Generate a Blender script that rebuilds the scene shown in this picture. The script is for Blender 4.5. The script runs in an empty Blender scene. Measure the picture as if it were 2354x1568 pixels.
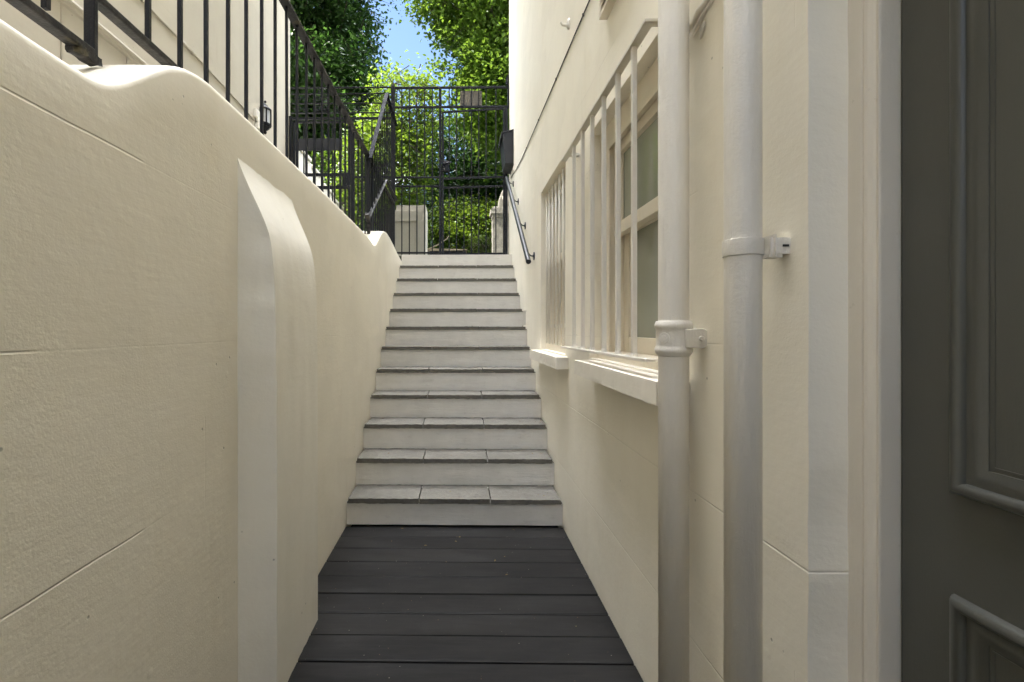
import bpy, math, random
import numpy as np
from mathutils import Vector, noise
R = math.radians
S = bpy.context.scene
COL = S.collection

# ------------------------------------------------------------------ camera
cam = bpy.data.cameras.new("camera"); camo = bpy.data.objects.new("camera", cam); COL.objects.link(camo)
camo.location = (0, 0, 1.18); camo.rotation_euler = (R(90), 0, 0.0135)
cam.sensor_width = 36; cam.lens = 36 * 1080 / 2353.0
cam.shift_x = 0.0576; cam.shift_y = -0.01147
cam.clip_start = 0.02; cam.clip_end = 500
S.camera = camo

# ------------------------------------------------------------------ sky and sun
SUN_EL, SUN_AZ = 54.0, -101.0            # azimuth clockwise from +Y
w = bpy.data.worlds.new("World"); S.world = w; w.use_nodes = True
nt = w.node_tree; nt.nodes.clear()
L = nt.links.new
def wn(t, **k):
    n = nt.nodes.new(t)
    for a, b in k.items(): setattr(n, a, b)
    return n
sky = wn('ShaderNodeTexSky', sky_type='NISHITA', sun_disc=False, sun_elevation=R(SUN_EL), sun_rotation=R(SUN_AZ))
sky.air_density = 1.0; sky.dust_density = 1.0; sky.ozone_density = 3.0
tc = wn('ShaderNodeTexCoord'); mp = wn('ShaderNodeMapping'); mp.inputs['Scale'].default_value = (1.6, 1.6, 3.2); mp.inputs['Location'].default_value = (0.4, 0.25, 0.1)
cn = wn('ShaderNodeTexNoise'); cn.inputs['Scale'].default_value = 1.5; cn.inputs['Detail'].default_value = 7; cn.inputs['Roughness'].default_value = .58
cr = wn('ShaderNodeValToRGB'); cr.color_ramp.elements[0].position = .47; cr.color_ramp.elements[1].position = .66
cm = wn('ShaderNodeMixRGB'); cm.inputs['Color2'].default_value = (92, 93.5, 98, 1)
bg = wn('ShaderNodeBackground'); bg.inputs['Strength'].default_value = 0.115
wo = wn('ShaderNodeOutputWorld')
# unseen over-bright cloud added overhead to light the passage, wispy blue sky below
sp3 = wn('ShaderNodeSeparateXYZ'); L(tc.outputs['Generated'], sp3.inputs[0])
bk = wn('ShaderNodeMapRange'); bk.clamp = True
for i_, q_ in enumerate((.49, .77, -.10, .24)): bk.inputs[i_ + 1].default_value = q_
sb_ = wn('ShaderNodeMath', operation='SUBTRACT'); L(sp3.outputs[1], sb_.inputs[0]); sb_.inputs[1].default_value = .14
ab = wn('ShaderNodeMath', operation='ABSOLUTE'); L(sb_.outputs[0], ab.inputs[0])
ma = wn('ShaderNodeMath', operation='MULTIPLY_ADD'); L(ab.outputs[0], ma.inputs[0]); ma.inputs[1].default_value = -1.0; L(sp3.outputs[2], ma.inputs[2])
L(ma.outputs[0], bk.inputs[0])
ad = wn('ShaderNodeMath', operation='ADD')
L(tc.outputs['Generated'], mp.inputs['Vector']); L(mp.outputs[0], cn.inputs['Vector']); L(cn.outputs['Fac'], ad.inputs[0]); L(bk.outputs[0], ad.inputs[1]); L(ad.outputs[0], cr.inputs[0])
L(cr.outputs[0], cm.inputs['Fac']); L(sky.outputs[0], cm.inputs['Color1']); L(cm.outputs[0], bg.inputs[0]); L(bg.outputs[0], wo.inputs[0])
sl = bpy.data.lights.new("sun", 'SUN'); sl.energy = 5.0; sl.angle = R(.5); sl.color = (1, .95, .86)
so = bpy.data.objects.new("sun", sl); COL.objects.link(so)
sd = Vector((math.sin(R(SUN_AZ)) * math.cos(R(SUN_EL)), math.cos(R(SUN_AZ)) * math.cos(R(SUN_EL)), math.sin(R(SUN_EL))))
so.rotation_euler = sd.to_track_quat('Z', 'Y').to_euler(); so.location = (-8, 4, 14)
S.view_settings.view_transform = 'Standard'; S.view_settings.look = 'None'; S.view_settings.gamma = 1
S.view_settings.exposure = 1.78
try:
    S.cycles.max_bounces = 14; S.cycles.diffuse_bounces = 6; S.cycles.transmission_bounces = 4
except Exception: pass

# ------------------------------------------------------------------ materials
class NT:
    def __init__(s, name):
        s.m = bpy.data.materials.new(name); s.m.use_nodes = True; s.t = s.m.node_tree
        s.b = s.t.nodes['Principled BSDF']; s.out = s.t.nodes['Material Output']
        s.geo = s.t.nodes.new('ShaderNodeNewGeometry'); s.pos = s.geo.outputs['Position']
    def n(s, t, **k):
        x = s.t.nodes.new(t)
        for a, b in k.items(): setattr(x, a, b)
        return x
    def put(s, sock, v):
        if isinstance(v, bpy.types.NodeSocket): s.t.links.new(v, sock)
        else: sock.default_value = v
    def math(s, op, a, b=0.0, c=None, clamp=False):
        x = s.n('ShaderNodeMath', operation=op, use_clamp=clamp); s.put(x.inputs[0], a); s.put(x.inputs[1], b)
        if c is not None: s.put(x.inputs[2], c)
        return x.outputs[0]
    def noise(s, scale, detail=3, rough=.5, stretch=(1, 1, 1), off=(0, 0, 0)):
        mp = s.n('ShaderNodeMapping'); s.t.links.new(s.pos, mp.inputs[0]); mp.inputs['Scale'].default_value = stretch; mp.inputs['Location'].default_value = off
        x = s.n('ShaderNodeTexNoise'); s.t.links.new(mp.outputs[0], x.inputs['Vector'])
        x.inputs['Scale'].default_value = scale; x.inputs['Detail'].default_value = detail; x.inputs['Roughness'].default_value = rough
        return x.outputs['Fac']
    def voro(s, scale, feature='F1', stretch=(1, 1, 1)):
        mp = s.n('ShaderNodeMapping'); s.t.links.new(s.pos, mp.inputs[0]); mp.inputs['Scale'].default_value = stretch
        x = s.n('ShaderNodeTexVoronoi', feature=feature); s.t.links.new(mp.outputs[0], x.inputs['Vector']); x.inputs['Scale'].default_value = scale
        return x
    def ramp(s, v, a, b, ca=0.0, cb=1.0):
        x = s.n('ShaderNodeMapRange', clamp=True); s.put(x.inputs[0], v)
        for i, q in enumerate((a, b, ca, cb)): x.inputs[i + 1].default_value = q
        return x.outputs[0]
    def mix(s, f, a, b):
        x = s.n('ShaderNodeMixRGB'); s.put(x.inputs[0], f)
        for i, q in ((1, a), (2, b)):
            if isinstance(q, tuple): q = (*q[:3], 1)
            s.put(x.inputs[i], q)
        return x.outputs[0]
    def color(s, v):
        s.put(s.b.inputs['Base Color'], (*v[:3], 1) if isinstance(v, tuple) else v)
    def bump(s, h, dist, strength=1.0):
        x = s.n('ShaderNodeBump'); s.put(x.inputs['Height'], h); x.inputs['Distance'].default_value = dist; x.inputs['Strength'].default_value = strength
        s.t.links.new(x.outputs[0], s.b.inputs['Normal'])
    def rough(s, v): s.put(s.b.inputs['Roughness'], v)

def sc(c, k): return tuple(q * k for q in c)

def painted_render(name, base, scribe=False, peel=1.0, rough=.55):
    """painted masonry: roller texture, trowel marks, pits, optional scribed ashlar courses"""
    n = NT(name)
    fine = n.noise(210, 2, .6); mid = n.noise(60, 3, .55); big = n.noise(7, 4, .55)
    patch = n.ramp(n.noise(2.3, 2), .42, .62)
    streak = n.noise(30, 3, .6, (1, .35, 1.6), (3, 1, 2))
    pitv = n.voro(16); pit = n.ramp(pitv.outputs['Distance'], .035, .07)
    pit_on = n.ramp(n.noise(5, 1, .5, off=(7, 7, 7)), .56, .58)
    pitm = n.math('MULTIPLY', n.math('SUBTRACT', 1, pit), pit_on)
    h = n.math('MULTIPLY', fine, n.math('MULTIPLY_ADD', patch, .55 * peel, .2 * peel))
    h = n.math('ADD', h, n.math('MULTIPLY', mid, .6))
    h = n.math('ADD', h, n.math('MULTIPLY', streak, 1.0))
    h = n.math('ADD', h, n.math('MULTIPLY', big, 3.0))
    lump = n.voro(9); lm = n.ramp(lump.outputs['Distance'], .04, .10, 1, 0)
    h = n.math('ADD', h, n.math('MULTIPLY', n.math('MULTIPLY', lm, n.ramp(n.noise(3.1, 1, .5, off=(1, 5, 2)), .55, .6)), .7))
    h = n.math('SUBTRACT', h, n.math('MULTIPLY', pitm, 1.0))
    tint = n.ramp(n.noise(1.4, 5, .6, (1, 1, .6)), .3, .7)
    col = n.mix(tint, sc(base, .925), sc(base, 1.03))
    col = n.mix(n.math('MULTIPLY', n.ramp(n.noise(4, 5, .65, (1, 1, .35), (9, 2, 4)),   .54, .8), .22), col, (base[0] * .80, base[1] * .74, base[2] * .60))
    if scribe:
        sx = n.n('ShaderNodeSeparateXYZ'); n.t.links.new(n.pos, sx.inputs[0])
        wob = n.math('MULTIPLY', n.math('SUBTRACT', n.noise(6, 2), .5), .006)
        z = n.math('ADD', sx.outputs[2], wob)
        q = n.math('MULTIPLY_ADD', z, 1 / .396, .5 - .352 / .396)
        d = n.math('MULTIPLY', n.math('ABSOLUTE', n.math('SUBTRACT', n.math('FRACT', q), .5)), .396)
        g = n.ramp(d, .0006, .0030, 1, 0)
        msk = n.ramp(n.noise(1.1, 1, .4, (1, 1, 2.2), (scribe, 0, 3.1)), .44, .50)
        if scribe == 2.0:                                  # the boundary wall keeps its scoring only near the door end
            yy = n.math('MULTIPLY_ADD', n.math('COMPARE', n.math('FLOOR', q), 2.0, .1), .25, sx.outputs[1])
            msk = n.math('MULTIPLY', n.math('MAXIMUM', msk, n.ramp(yy, .985, 1.0, 1, 0)), n.ramp(yy, .985, 1.01, 1, .12))
        g = n.math('MULTIPLY', g, msk)
        # upright joints, half bond
        row = n.math('FLOOR', q)
        yo = n.math('MULTIPLY', n.math('MODULO', row, 2.0), .375)
        yq = n.math('FRACT', n.math('MULTIPLY_ADD', n.math('ADD', n.math('ADD', sx.outputs[1], wob), yo), 1 / .75, 20.33))
        vd = n.math('MULTIPLY', n.math('ABSOLUTE', n.math('SUBTRACT', yq, .5)), .75)
        vg = n.math('MULTIPLY', n.ramp(vd, .0005, .0025, 1, 0), n.math('MULTIPLY', n.ramp(n.noise(1.7, 1, .4, off=(2, scribe, 8)), .5, .56), .25))
        g = n.math('MAXIMUM', g, vg)
        h = n.math('SUBTRACT', h, n.math('MULTIPLY', g, 1.9))
        col = n.mix(n.math('MULTIPLY', g, .14), col, sc(base, .42))
    rep_ = n.ramp(n.noise(2.6, 3, .45, (1, 1, 1.6), (11, 3, 6)), .54, .60); col = n.mix(n.math('MULTIPLY', rep_, .5), col, sc(base, 1.035))
    run = n.math('MULTIPLY', n.ramp(n.noise(9, 4, .6, (1, 1, .09), (2, 8, 1)), .60, .72), n.ramp(n.noise(1.9, 2, .5, off=(6, 1, 9)), .5, .62))
    col = n.mix(n.math('MULTIPLY', run, .16), col, (base[0] * .62, base[1] * .58, base[2] * .50))
    col = n.mix(n.math('MULTIPLY', pitm, .7), col, sc(base, .35))
    n.color(col); n.rough(n.ramp(mid, .3, .7, rough - .06, rough + .06)); n.bump(h, .0007)
    return n.m

CREAM = (.84, .79, .668)
M = {}
M['wall_left'] = painted_render('cream_render_boundary', CREAM, scribe=2.0)
M['wall_right'] = painted_render('cream_render_house', CREAM, scribe=7.0)
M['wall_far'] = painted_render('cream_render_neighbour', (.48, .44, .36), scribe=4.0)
M['sill'] = painted_render('cream_sill', (.76, .715, .62), peel=.5)
M['buttress'] = painted_render('cream_buttress', (.82, .785, .69), peel=.7)

def riser_mat():
    n = NT('riser_paint'); base = (.80, .77, .71)
    st = n.noise(26, 4, .65, (.35, 1, 3.0)); f = n.noise(120, 3, .6); big = n.noise(8, 3)
    h = n.math('ADD', n.math('MULTIPLY', st, 1.4), n.math('ADD', n.math('MULTIPLY', f, .4), n.math('MULTIPLY', big, 1.5)))
    dirt = n.ramp(n.noise(14, 6, .7, (1, 1, 2.5)), .56, .8)
    col = n.mix(n.ramp(big, .3, .7), sc(base, .94), sc(base, 1.03))
    col = n.mix(n.math('MULTIPLY', dirt, .35), col, (.36, .32, .26))
    n.color(col); n.rough(.6); n.bump(h, .002); return n.m
M['riser'] = riser_mat()

def concrete(name, a, b, dark):
    n = NT(name)
    f = n.noise(260, 4, .7); m = n.noise(40, 4, .6); big = n.noise(5, 4)
    col = n.mix(n.ramp(m, .3, .7), a, b); col = n.mix(n.ramp(f, .58, .75, 0, .45), col, dark); col = n.mix(n.ramp(big, .5, .75, 0, .35), col, sc(a, .72))
    sp = n.voro(55); col = n.mix(n.math('MULTIPLY', n.ramp(sp.outputs['Distance'], .05, .12, 1, 0), n.ramp(n.noise(9, 1), .55, .58)), col, dark)
    n.color(col); n.rough(.9); n.bump(n.math('ADD', f, n.math('MULTIPLY', m, .8)), .0022); return n.m
M['slab'] = concrete('concrete_slab', (.122, .114, .096), (.162, .152, .128), (.045, .041, .034))
M['stone'] = concrete('weathered_stone', (.17, .16, .135), (.25, .235, .20), (.05, .05, .04))
M['pier'] = concrete('pier_paint', (.34, .32, .27), (.38, .355, .30), (.28, .26, .22))
M['joint'] = concrete('dirty_mortar', (.07, .065, .055), (.16, .15, .13), (.02, .018, .016))
M['earth'] = concrete('ground_earth', (.045, .05, .028), (.075, .075, .045), (.03, .027, .018))
M['paving'] = concrete('old_paving', (.30, .28, .24), (.38, .36, .31), (.12, .11, .09))

def deck_mat():
    n = NT('charcoal_decking')
    sx = n.n('ShaderNodeSeparateXYZ'); n.t.links.new(n.pos, sx.inputs[0])
    rib = n.math('SINE', n.math('MULTIPLY', sx.outputs[1], 2 * math.pi / .0052))
    wear = n.ramp(n.noise(3, 4, .6, (.5, 2, 1)), .35, .65)
    g = n.noise(90, 3, .6, (.06, 1, 1))
    a, b = (.0150, .0144, .0140), (.0255, .0238, .022)
    col = n.mix(n.ramp(n.noise(2.1, 5, .65, (.6, 2.4, 1)), .3, .72), a, b)
    col = n.mix(n.ramp(g, .5, .75, 0, .35), col, (.036, .034, .032))
    dust = n.math('MULTIPLY', n.ramp(n.noise(5, 6, .75), .55, .85), .35); col = n.mix(dust, col, (.055, .052, .048))
    fv = n.voro(38); fl = n.math('MULTIPLY', n.ramp(fv.outputs['Distance'], .055, .085, 1, 0), n.ramp(n.noise(21, 1, .5), .53, .54))
    fcol = n.mix(n.ramp(n.noise(30, 0), .45, .55), (.30, .27, .23), (.18, .10, .05))
    col = n.mix(fl, col, fcol)
    col = n.mix(n.ramp(rib, -.2, -.9, 0, .45), col, (.008, .008, .008))
    n.color(col); n.rough(n.ramp(wear, 0, 1, .55, .7))
    n.b.inputs['Specular IOR Level'].default_value = .10
    h = n.math('ADD', n.math('MULTIPLY', rib, n.ramp(wear, 0, 1, .6, 1.3)), n.math('MULTIPLY', g, .6))
    n.bump(h, .0009); return n.m
M['deck'] = deck_mat()

def paint(name, base, rough=.4, bumpd=.0007, var=.05, spec=.5):
    n = NT(name)
    f = n.noise(160, 3, .6); m = n.noise(24, 4, .6); v = n.noise(3.5, 3)
    br = n.noise(50, 3, .6, (3, 3, .25))
    n.color(n.mix(n.ramp(v, .3, .7), sc(base, 1 - var), sc(base, 1 + var)))
    n.rough(n.ramp(m, .3, .7, rough - .06, rough + .08)); n.b.inputs['Specular IOR Level'].default_value = spec
    n.bump(n.math('ADD', n.math('ADD', n.math('MULTIPLY', f, .6), n.math('MULTIPLY', m, 1.3)), n.math('MULTIPLY', br, .8)), bumpd); return n.m
M['pipe'] = paint('pipe_paint', (.70, .66, .58), .42, .0017, .05)
M['joinery'] = paint('joinery_paint', (.70, .63, .50), .35, .0005, .03)
M['grille'] = paint('grille_paint', (.68, .64, .56), .4, .0014, .04)
M['frame'] = paint('door_frame_paint', (.66, .615, .53), .33, .0005, .03)
M['door'] = paint('olive_grey_door_paint', (.078, .079, .070), .38, .0003, .04, .4)
M['iron'] = paint('black_iron_paint', (.0075, .0078, .0105), .42, .0015, .3, .28)
def rail_mat():
    n = NT('worn_rail_paint')
    m = n.noise(30, 5, .65); lich = n.ramp(n.noise(11, 5, .7), .60, .70)
    col = n.mix(n.ramp(m, .4, .65), (.012, .0115, .012), (.034, .030, .027))
    col = n.mix(n.math('MULTIPLY', lich, .55), col, (.12, .10, .04))
    n.color(col); n.rough(.55); n.b.inputs['Specular IOR Level'].default_value = .3; n.bump(m, .004); return n.m
M['rail'] = rail_mat()
M['handrail'] = paint('satin_black_handrail', (.014, .015, .020), .38, .00002, .1, .35)
M['iron_matt'] = paint('flat_black_paint', (.012, .0125, .018), .75, .001, .2, .12)
M['mailbox'] = paint('charcoal_mailbox', (.014, .0145, .018), .5, .0003, .1)
M['cable_dark'] = paint('dark_cable', (.06, .055, .045), .6, .0003)
M['plastic'] = paint('white_plastic', (.72, .69, .62), .35, .0003)
M['sign'] = paint('bare_board', (.17, .155, .13), .8, .001, .15)
M['wood_grey'] = paint('grey_timber', (.20, .185, .16), .8, .002, .25)
M['wood_old'] = paint('weathered_board', (.40, .33, .24), .85, .002, .3)
M['bark'] = paint('bark', (.075, .058, .042), .9, .01, .4)
M['void'] = paint('dark_recess', (.012, .012, .012), .9, .0003)
M['rooftile'] = paint('slate', (.10, .10, .11), .7, .002, .2)
def glass_mat(name, base):
    n = NT(name); v = n.noise(1.3, 2, .5)
    n.color(n.mix(n.ramp(v, .35, .65), sc(base, .92), sc(base, 1.06))); n.rough(.04)
    n.b.inputs['Specular IOR Level'].default_value = .55
    n.bump(n.noise(4, 2), .002, .25); return n.m
M['pane'] = glass_mat('obscured_pane', (.32, .335, .275))
M['pane_white'] = glass_mat('frosted_pane', (.74, .71, .63))
M['lamp_glass'] = glass_mat('lamp_glass', (.42, .43, .42))

def leaf_mat(name, a, b, trans, gloss=.38):
    n = NT(name)
    rnd = n.geo.outputs['Random Per Island']
    col = n.mix(rnd, a, b)
    big = n.ramp(n.noise(.9, 3), .35, .65); col = n.mix(n.math('MULTIPLY', big, .5), col, sc(b, 1.15))
    cl = n.ramp(n.noise(2.6, 2), .38, .64); col = n.mix(n.math('MULTIPLY', cl, .55), col, sc(a, .72))
    n.color(col); n.rough(gloss); n.b.inputs['Specular IOR Level'].default_value = .5
    tr = n.n('ShaderNodeBsdfTranslucent'); n.t.links.new(n.mix(.5, col, trans), tr.inputs[0])
    mx = n.n('ShaderNodeMixShader'); mx.inputs[0].default_value = .42
    n.t.links.new(n.b.outputs[0], mx.inputs[1]); n.t.links.new(tr.outputs[0], mx.inputs[2]); n.t.links.new(mx.outputs[0], n.out.inputs[0]); return n.m
M['leaf_light'] = leaf_mat('leaf_lime', (.075, .165, .022), (.165, .272, .045), (.30, .45, .035), .32)
M['leaf_lime2'] = leaf_mat('leaf_shrub', (.050, .115, .016), (.13, .21, .026), (.30, .42, .025), .38)
M['leaf_dark'] = leaf_mat('leaf_dark', (.030, .078, .018), (.062, .125, .030), (.08, .18, .02))
M['leaf_mid'] = leaf_mat('leaf_mid', (.042, .105, .018), (.09, .165, .028), (.20, .32, .02))
M['leaf_conifer'] = leaf_mat('leaf_conifer', (.05, .10, .016), (.09, .14, .025), (.15, .2, .02), .6)
M['leaf_dry'] = leaf_mat('leaf_dry', (.20, .12, .04), (.12, .14, .05), (.2, .1, .03), .7)

# ------------------------------------------------------------------ mesh helpers
class MB:
    def __init__(s): s.v = []; s.f = []; s.smooth = False
    def quad(s, a, b, c, d):
        i = len(s.v); s.v += [tuple(a), tuple(b), tuple(c), tuple(d)]; s.f.append((i, i + 1, i + 2, i + 3))
    def box(s, x0, x1, y0, y1, z0, z1):
        i = len(s.v)
        s.v += [(x0, y0, z0), (x1, y0, z0), (x1, y1, z0), (x0, y1, z0), (x0, y0, z1), (x1, y0, z1), (x1, y1, z1), (x0, y1, z1)]
        s.f += [tuple(i + q for q in f) for f in ((3, 2, 1, 0), (4, 5, 6, 7), (0, 1, 5, 4), (1, 2, 6, 5), (2, 3, 7, 6), (3, 0, 4, 7))]
        return s
    def beam(s, p0, p1, w, h, side=(1, 0, 0)):
        p0, p1 = Vector(p0), Vector(p1); d = (p1 - p0).normalized(); a = Vector(side); a = (a - d * a.dot(d)).normalized(); b = d.cross(a)
        i = len(s.v)
        for p in (p0, p1):
            for u, v in ((-1, -1), (1, -1), (1, 1), (-1, 1)): s.v.append(tuple(p + a * (u * w / 2) + b * (v * h / 2)))
        s.f += [tuple(i + q for q in f) for f in ((3, 2, 1, 0), (4, 5, 6, 7), (0, 1, 5, 4), (1, 2, 6, 5), (2, 3, 7, 6), (3, 0, 4, 7))]
        return s
    def tube(s, pts, r, n=8, caps=True):
        pts = [Vector(p) for p in pts]; m = len(pts); rr = r if hasattr(r, '__len__') else [r] * m
        i0 = len(s.v); up = None
        for k, p in enumerate(pts):
            d = (pts[min(k + 1, m - 1)] - pts[max(k - 1, 0)]).normalized()
            if up is None:
                up = Vector((0, 0, 1)) if abs(d.z) < .9 else Vector((1, 0, 0))
            a = (up - d * up.dot(d)).normalized(); up = a; b = d.cross(a)
            for j in range(n):
                t = 2 * math.pi * j / n; s.v.append(tuple(p + (a * math.cos(t) + b * math.sin(t)) * rr[k]))
        for k in range(m - 1):
            for j in range(n):
                a, b = i0 + k * n + j, i0 + k * n + (j + 1) % n; s.f.append((a, b, b + n, a + n))
        if caps:
            s.f.append(tuple(i0 + j for j in reversed(range(n)))); s.f.append(tuple(i0 + (m - 1) * n + j for j in range(n)))
        return s
    def lathe(s, cx, cy, prof, n=24):
        i0 = len(s.v)
        for r, z in prof:
            for j in range(n):
                t = 2 * math.pi * j / n; s.v.append((cx + r * math.cos(t), cy + r * math.sin(t), z))
        for k in range(len(prof) - 1):
            for j in range(n):
                a, b = i0 + k * n + j, i0 + k * n + (j + 1) % n; s.f.append((a, b, b + n, a + n))
        s.f.append(tuple(i0 + j for j in reversed(range(n)))); s.f.append(tuple(i0 + (len(prof) - 1) * n + j for j in range(n)))
        return s
    def grid(s, fn, us, vs):
        """grid of points fn(u,v)"""
        i0 = len(s.v); nv = len(vs)
        for u in us:
            for v in vs: s.v.append(tuple(fn(u, v)))
        for a in range(len(us) - 1):
            for b in range(nv - 1):
                q = i0 + a * nv + b; s.f.append((q, q + nv, q + nv + 1, q + 1))
        return s
    def prism(s, poly, axis, a0, a1):
        """extrude a closed 2-D outline along an axis: axis 'y' -> (x,z) outline, 'x' -> (y,z), 'z' -> (x,y)"""
        def P(p, a): return (p[0], a, p[1]) if axis == 'y' else ((a, p[0], p[1]) if axis == 'x' else (p[0], p[1], a))
        i = len(s.v); n = len(poly)
        s.v += [P(p, a0) for p in poly] + [P(p, a1) for p in poly]
        s.f.append(tuple(i + k for k in range(n))); s.f.append(tuple(i + n + k for k in reversed(range(n))))
        for k in range(n):
            j = (k + 1) % n; s.f.append((i + k, i + n + k, i + n + j, i + j))
        return s
    def rough_box(s, x0, x1, y0, y1, z0, z1, step=.02, amp=.003, freq=22., seed=0):
        def lin(a, b):
            k = max(1, int(abs(b - a) / step)); return [a + (b - a) * t / k for t in range(k + 1)]
        off = Vector((seed * 3.1, seed * 1.7, seed * 2.3))
        def D(x, y, z):
            p = Vector((x, y, z)); e = 0
            e += (x in (x0, x1)) + (y in (y0, y1)) + (z in (z0, z1))
            k = amp * (1.0 if e < 2 else 1.6)
            q = p + noise.noise_vector(p * freq + off) * k
            if e >= 2:                                     # worn arrises
                c = Vector(((x0 + x1) / 2, (y0 + y1) / 2, (z0 + z1) / 2))
                for ax, (lo, hi) in enumerate(((x0, x1), (y0, y1), (z0, z1))):
                    if p[ax] in (lo, hi): q[ax] += (amp * .9 if p[ax] == lo else -amp * .9)
            return q
        X, Y, Z = lin(x0, x1), lin(y0, y1), lin(z0, z1)
        s.grid(lambda u, v: D(u, v, z1), X, Y); s.grid(lambda u, v: D(v, u, z0), Y, X)
        s.grid(lambda u, v: D(u, y0, v), X, Z); s.grid(lambda u, v: D(v, y1, u), Z, X)
        s.grid(lambda u, v: D(x0, v, u), Z, Y); s.grid(lambda u, v: D(x1, u, v), Y, Z)
        return s

def props(o, label=None, cat=None, group=None, kind=None):
    for k, v in (('label', label), ('category', cat), ('group', group), ('kind', kind)):
        if v: o[k] = v
    return o
def empty(name, base, label, cat, group=None):
    o = bpy.data.objects.new(name, None); COL.objects.link(o); o.location = base; o.empty_display_size = .1
    return props(o, label, cat, group)
def wbase(p):
    b = Vector((0, 0, 0))
    while p is not None: b += p.location; p = p.parent
    return b
def obj(name, mb, mat, parent=None, base=None, smooth=False, bevel=0, label=None, cat=None, group=None, kind=None, merge=False):
    """mesh given in world coordinates; its origin goes to the parent's (or to base)"""
    b = wbase(parent) if parent else Vector(base or (0, 0, 0))
    me = bpy.data.meshes.new(name)
    me.from_pydata([(v[0] - b.x, v[1] - b.y, v[2] - b.z) for v in mb.v], [], mb.f); me.update()
    o = bpy.data.objects.new(name, me); COL.objects.link(o)
    if isinstance(mat, str): mat = M[mat]
    me.materials.append(mat)
    if smooth: me.polygons.foreach_set('use_smooth', [True] * len(me.polygons))
    if parent: o.parent = parent
    else: o.location = b
    if merge:
        mo = o.modifiers.new('weld', 'WELD'); mo.merge_threshold = .0004
    if bevel:
        mo = o.modifiers.new('bevel', 'BEVEL'); mo.width = bevel; mo.segments = 2; mo.limit_method = 'ANGLE'; mo.angle_limit = R(40)
    return props(o, label, cat, group, kind)

def span(a, b, step, *keys):
    k = max(1, round(abs(b - a) / step)); q = [a + (b - a) * i / k for i in range(k + 1)]
    for e in keys:
        q = [x for x in q if abs(x - e) > step * .3 or x in keys]
        q.append(e)
    return sorted(set(q))
def wav(y, z, k=0., amp=.0022): return amp * noise.noise(Vector((y * 2.3 + k, z * 2.3, k))) + amp * .5 * noise.noise(Vector((y * 7 + k, z * 7, k + 4)))

# ------------------------------------------------------------------ ground, deck, path
XL, XR, YH = -.682, .621, 5.88          # faces of the two walls, front line of the houses
LAND = 2.06
g = MB()
g.quad((-70, -70, -.06), (70, -70, -.06), (70, 5.62, -.06), (-70, 5.62, -.06))
g.quad((-70, 5.62, -.06), (70, 5.62, -.06), (70, 5.62, LAND - .004), (-70, 5.62, LAND - .004))
g.quad((-70, 5.62, LAND - .004), (70, 5.62, LAND - .004), (70, 120, LAND - .004), (-70, 120, LAND - .004))
obj('ground', g, 'earth', kind='structure')
d = MB(); y = 2.806; rnd = random.Random(3); first = True
while y > -2.6:
    wdt = .1335 if first else .1376; first = False
    y0 = y - wdt; zo = rnd.uniform(-.0012, .0012); c = .004
    prof = [(y0, -.026 + zo), (y0, -c + zo), (y0 + c, zo), (y - c, zo), (y, -c + zo), (y, -.026 + zo)]
    d.prism(prof, 'x', XL + .004, XR - .004); y = y0 - .0058
obj('deck', d, 'deck', kind='structure')
obj('side_path', MB().box(-2.13, -1.0, -6, 5.61, -.05, 1.60), 'paving', kind='structure')

# ------------------------------------------------------------------ staircase
stair = empty('outdoor_staircase', (-.03, 2.81, 0), 'straight flight of white risers and grey treads rising from the dark deck', 'staircase')
NO, PITCH, RISE = 2.82, .2475, .174
rs = random.Random(5)
for i in range(12):
    zt = .13 + RISE * i if i < 11 else LAND
    zb = 0 if i == 0 else .16 + RISE * (i - 1)
    yf = NO + PITCH * i + (.018 if i < 11 else .0)
    m = MB()
    m.grid(lambda u, v: (u, yf + .0025 * noise.noise(Vector((u * 9, v * 16, i * 3.))) + .002 * noise.noise(Vector((u * 3, v * 3, i * 5.))), v), span(XL, XR, .03), span(zb - .002, zt, .025))
    if i < 11: m.quad((XL, yf, zt), (XR, yf, zt), (XR, yf + .3, zt), (XL, yf + .3, zt))
    else: m.quad((XL, yf, zt), (XR, yf, zt), (XR, yf + .16, zt), (XL, yf + .16, zt))
    obj('riser', m, 'riser', stair, smooth=False)
    if i == 11: break
    yn = NO + PITCH * i; z1 = zt + .03
    tr = MB().rough_box(XL + .003, XR - .003, yn + .012, yn + PITCH + .018, zt + .0005, z1 - .024, .03, .001, 30, i)
    to = obj('tread', tr, 'joint', stair)
    ws = (XR - XL - .022) / 3
    cuts = [XL + .009, XL + .009 + ws + rs.uniform(-.012, .012), XL + .009 + 2 * ws + rs.uniform(-.012, .012), XR - .012]
    for k in range(3):
        dz = rs.uniform(-.0015, .0015); dy = rs.uniform(-.003, .003)
        sb = MB().rough_box(cuts[k] + .0035, cuts[k + 1] - .0035, yn + dy, yn + PITCH + .011, zt + .001, z1 + dz, .0125, .0019, 38, i * 3 + k)
        obj('slab', sb, 'slab', to)

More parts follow.
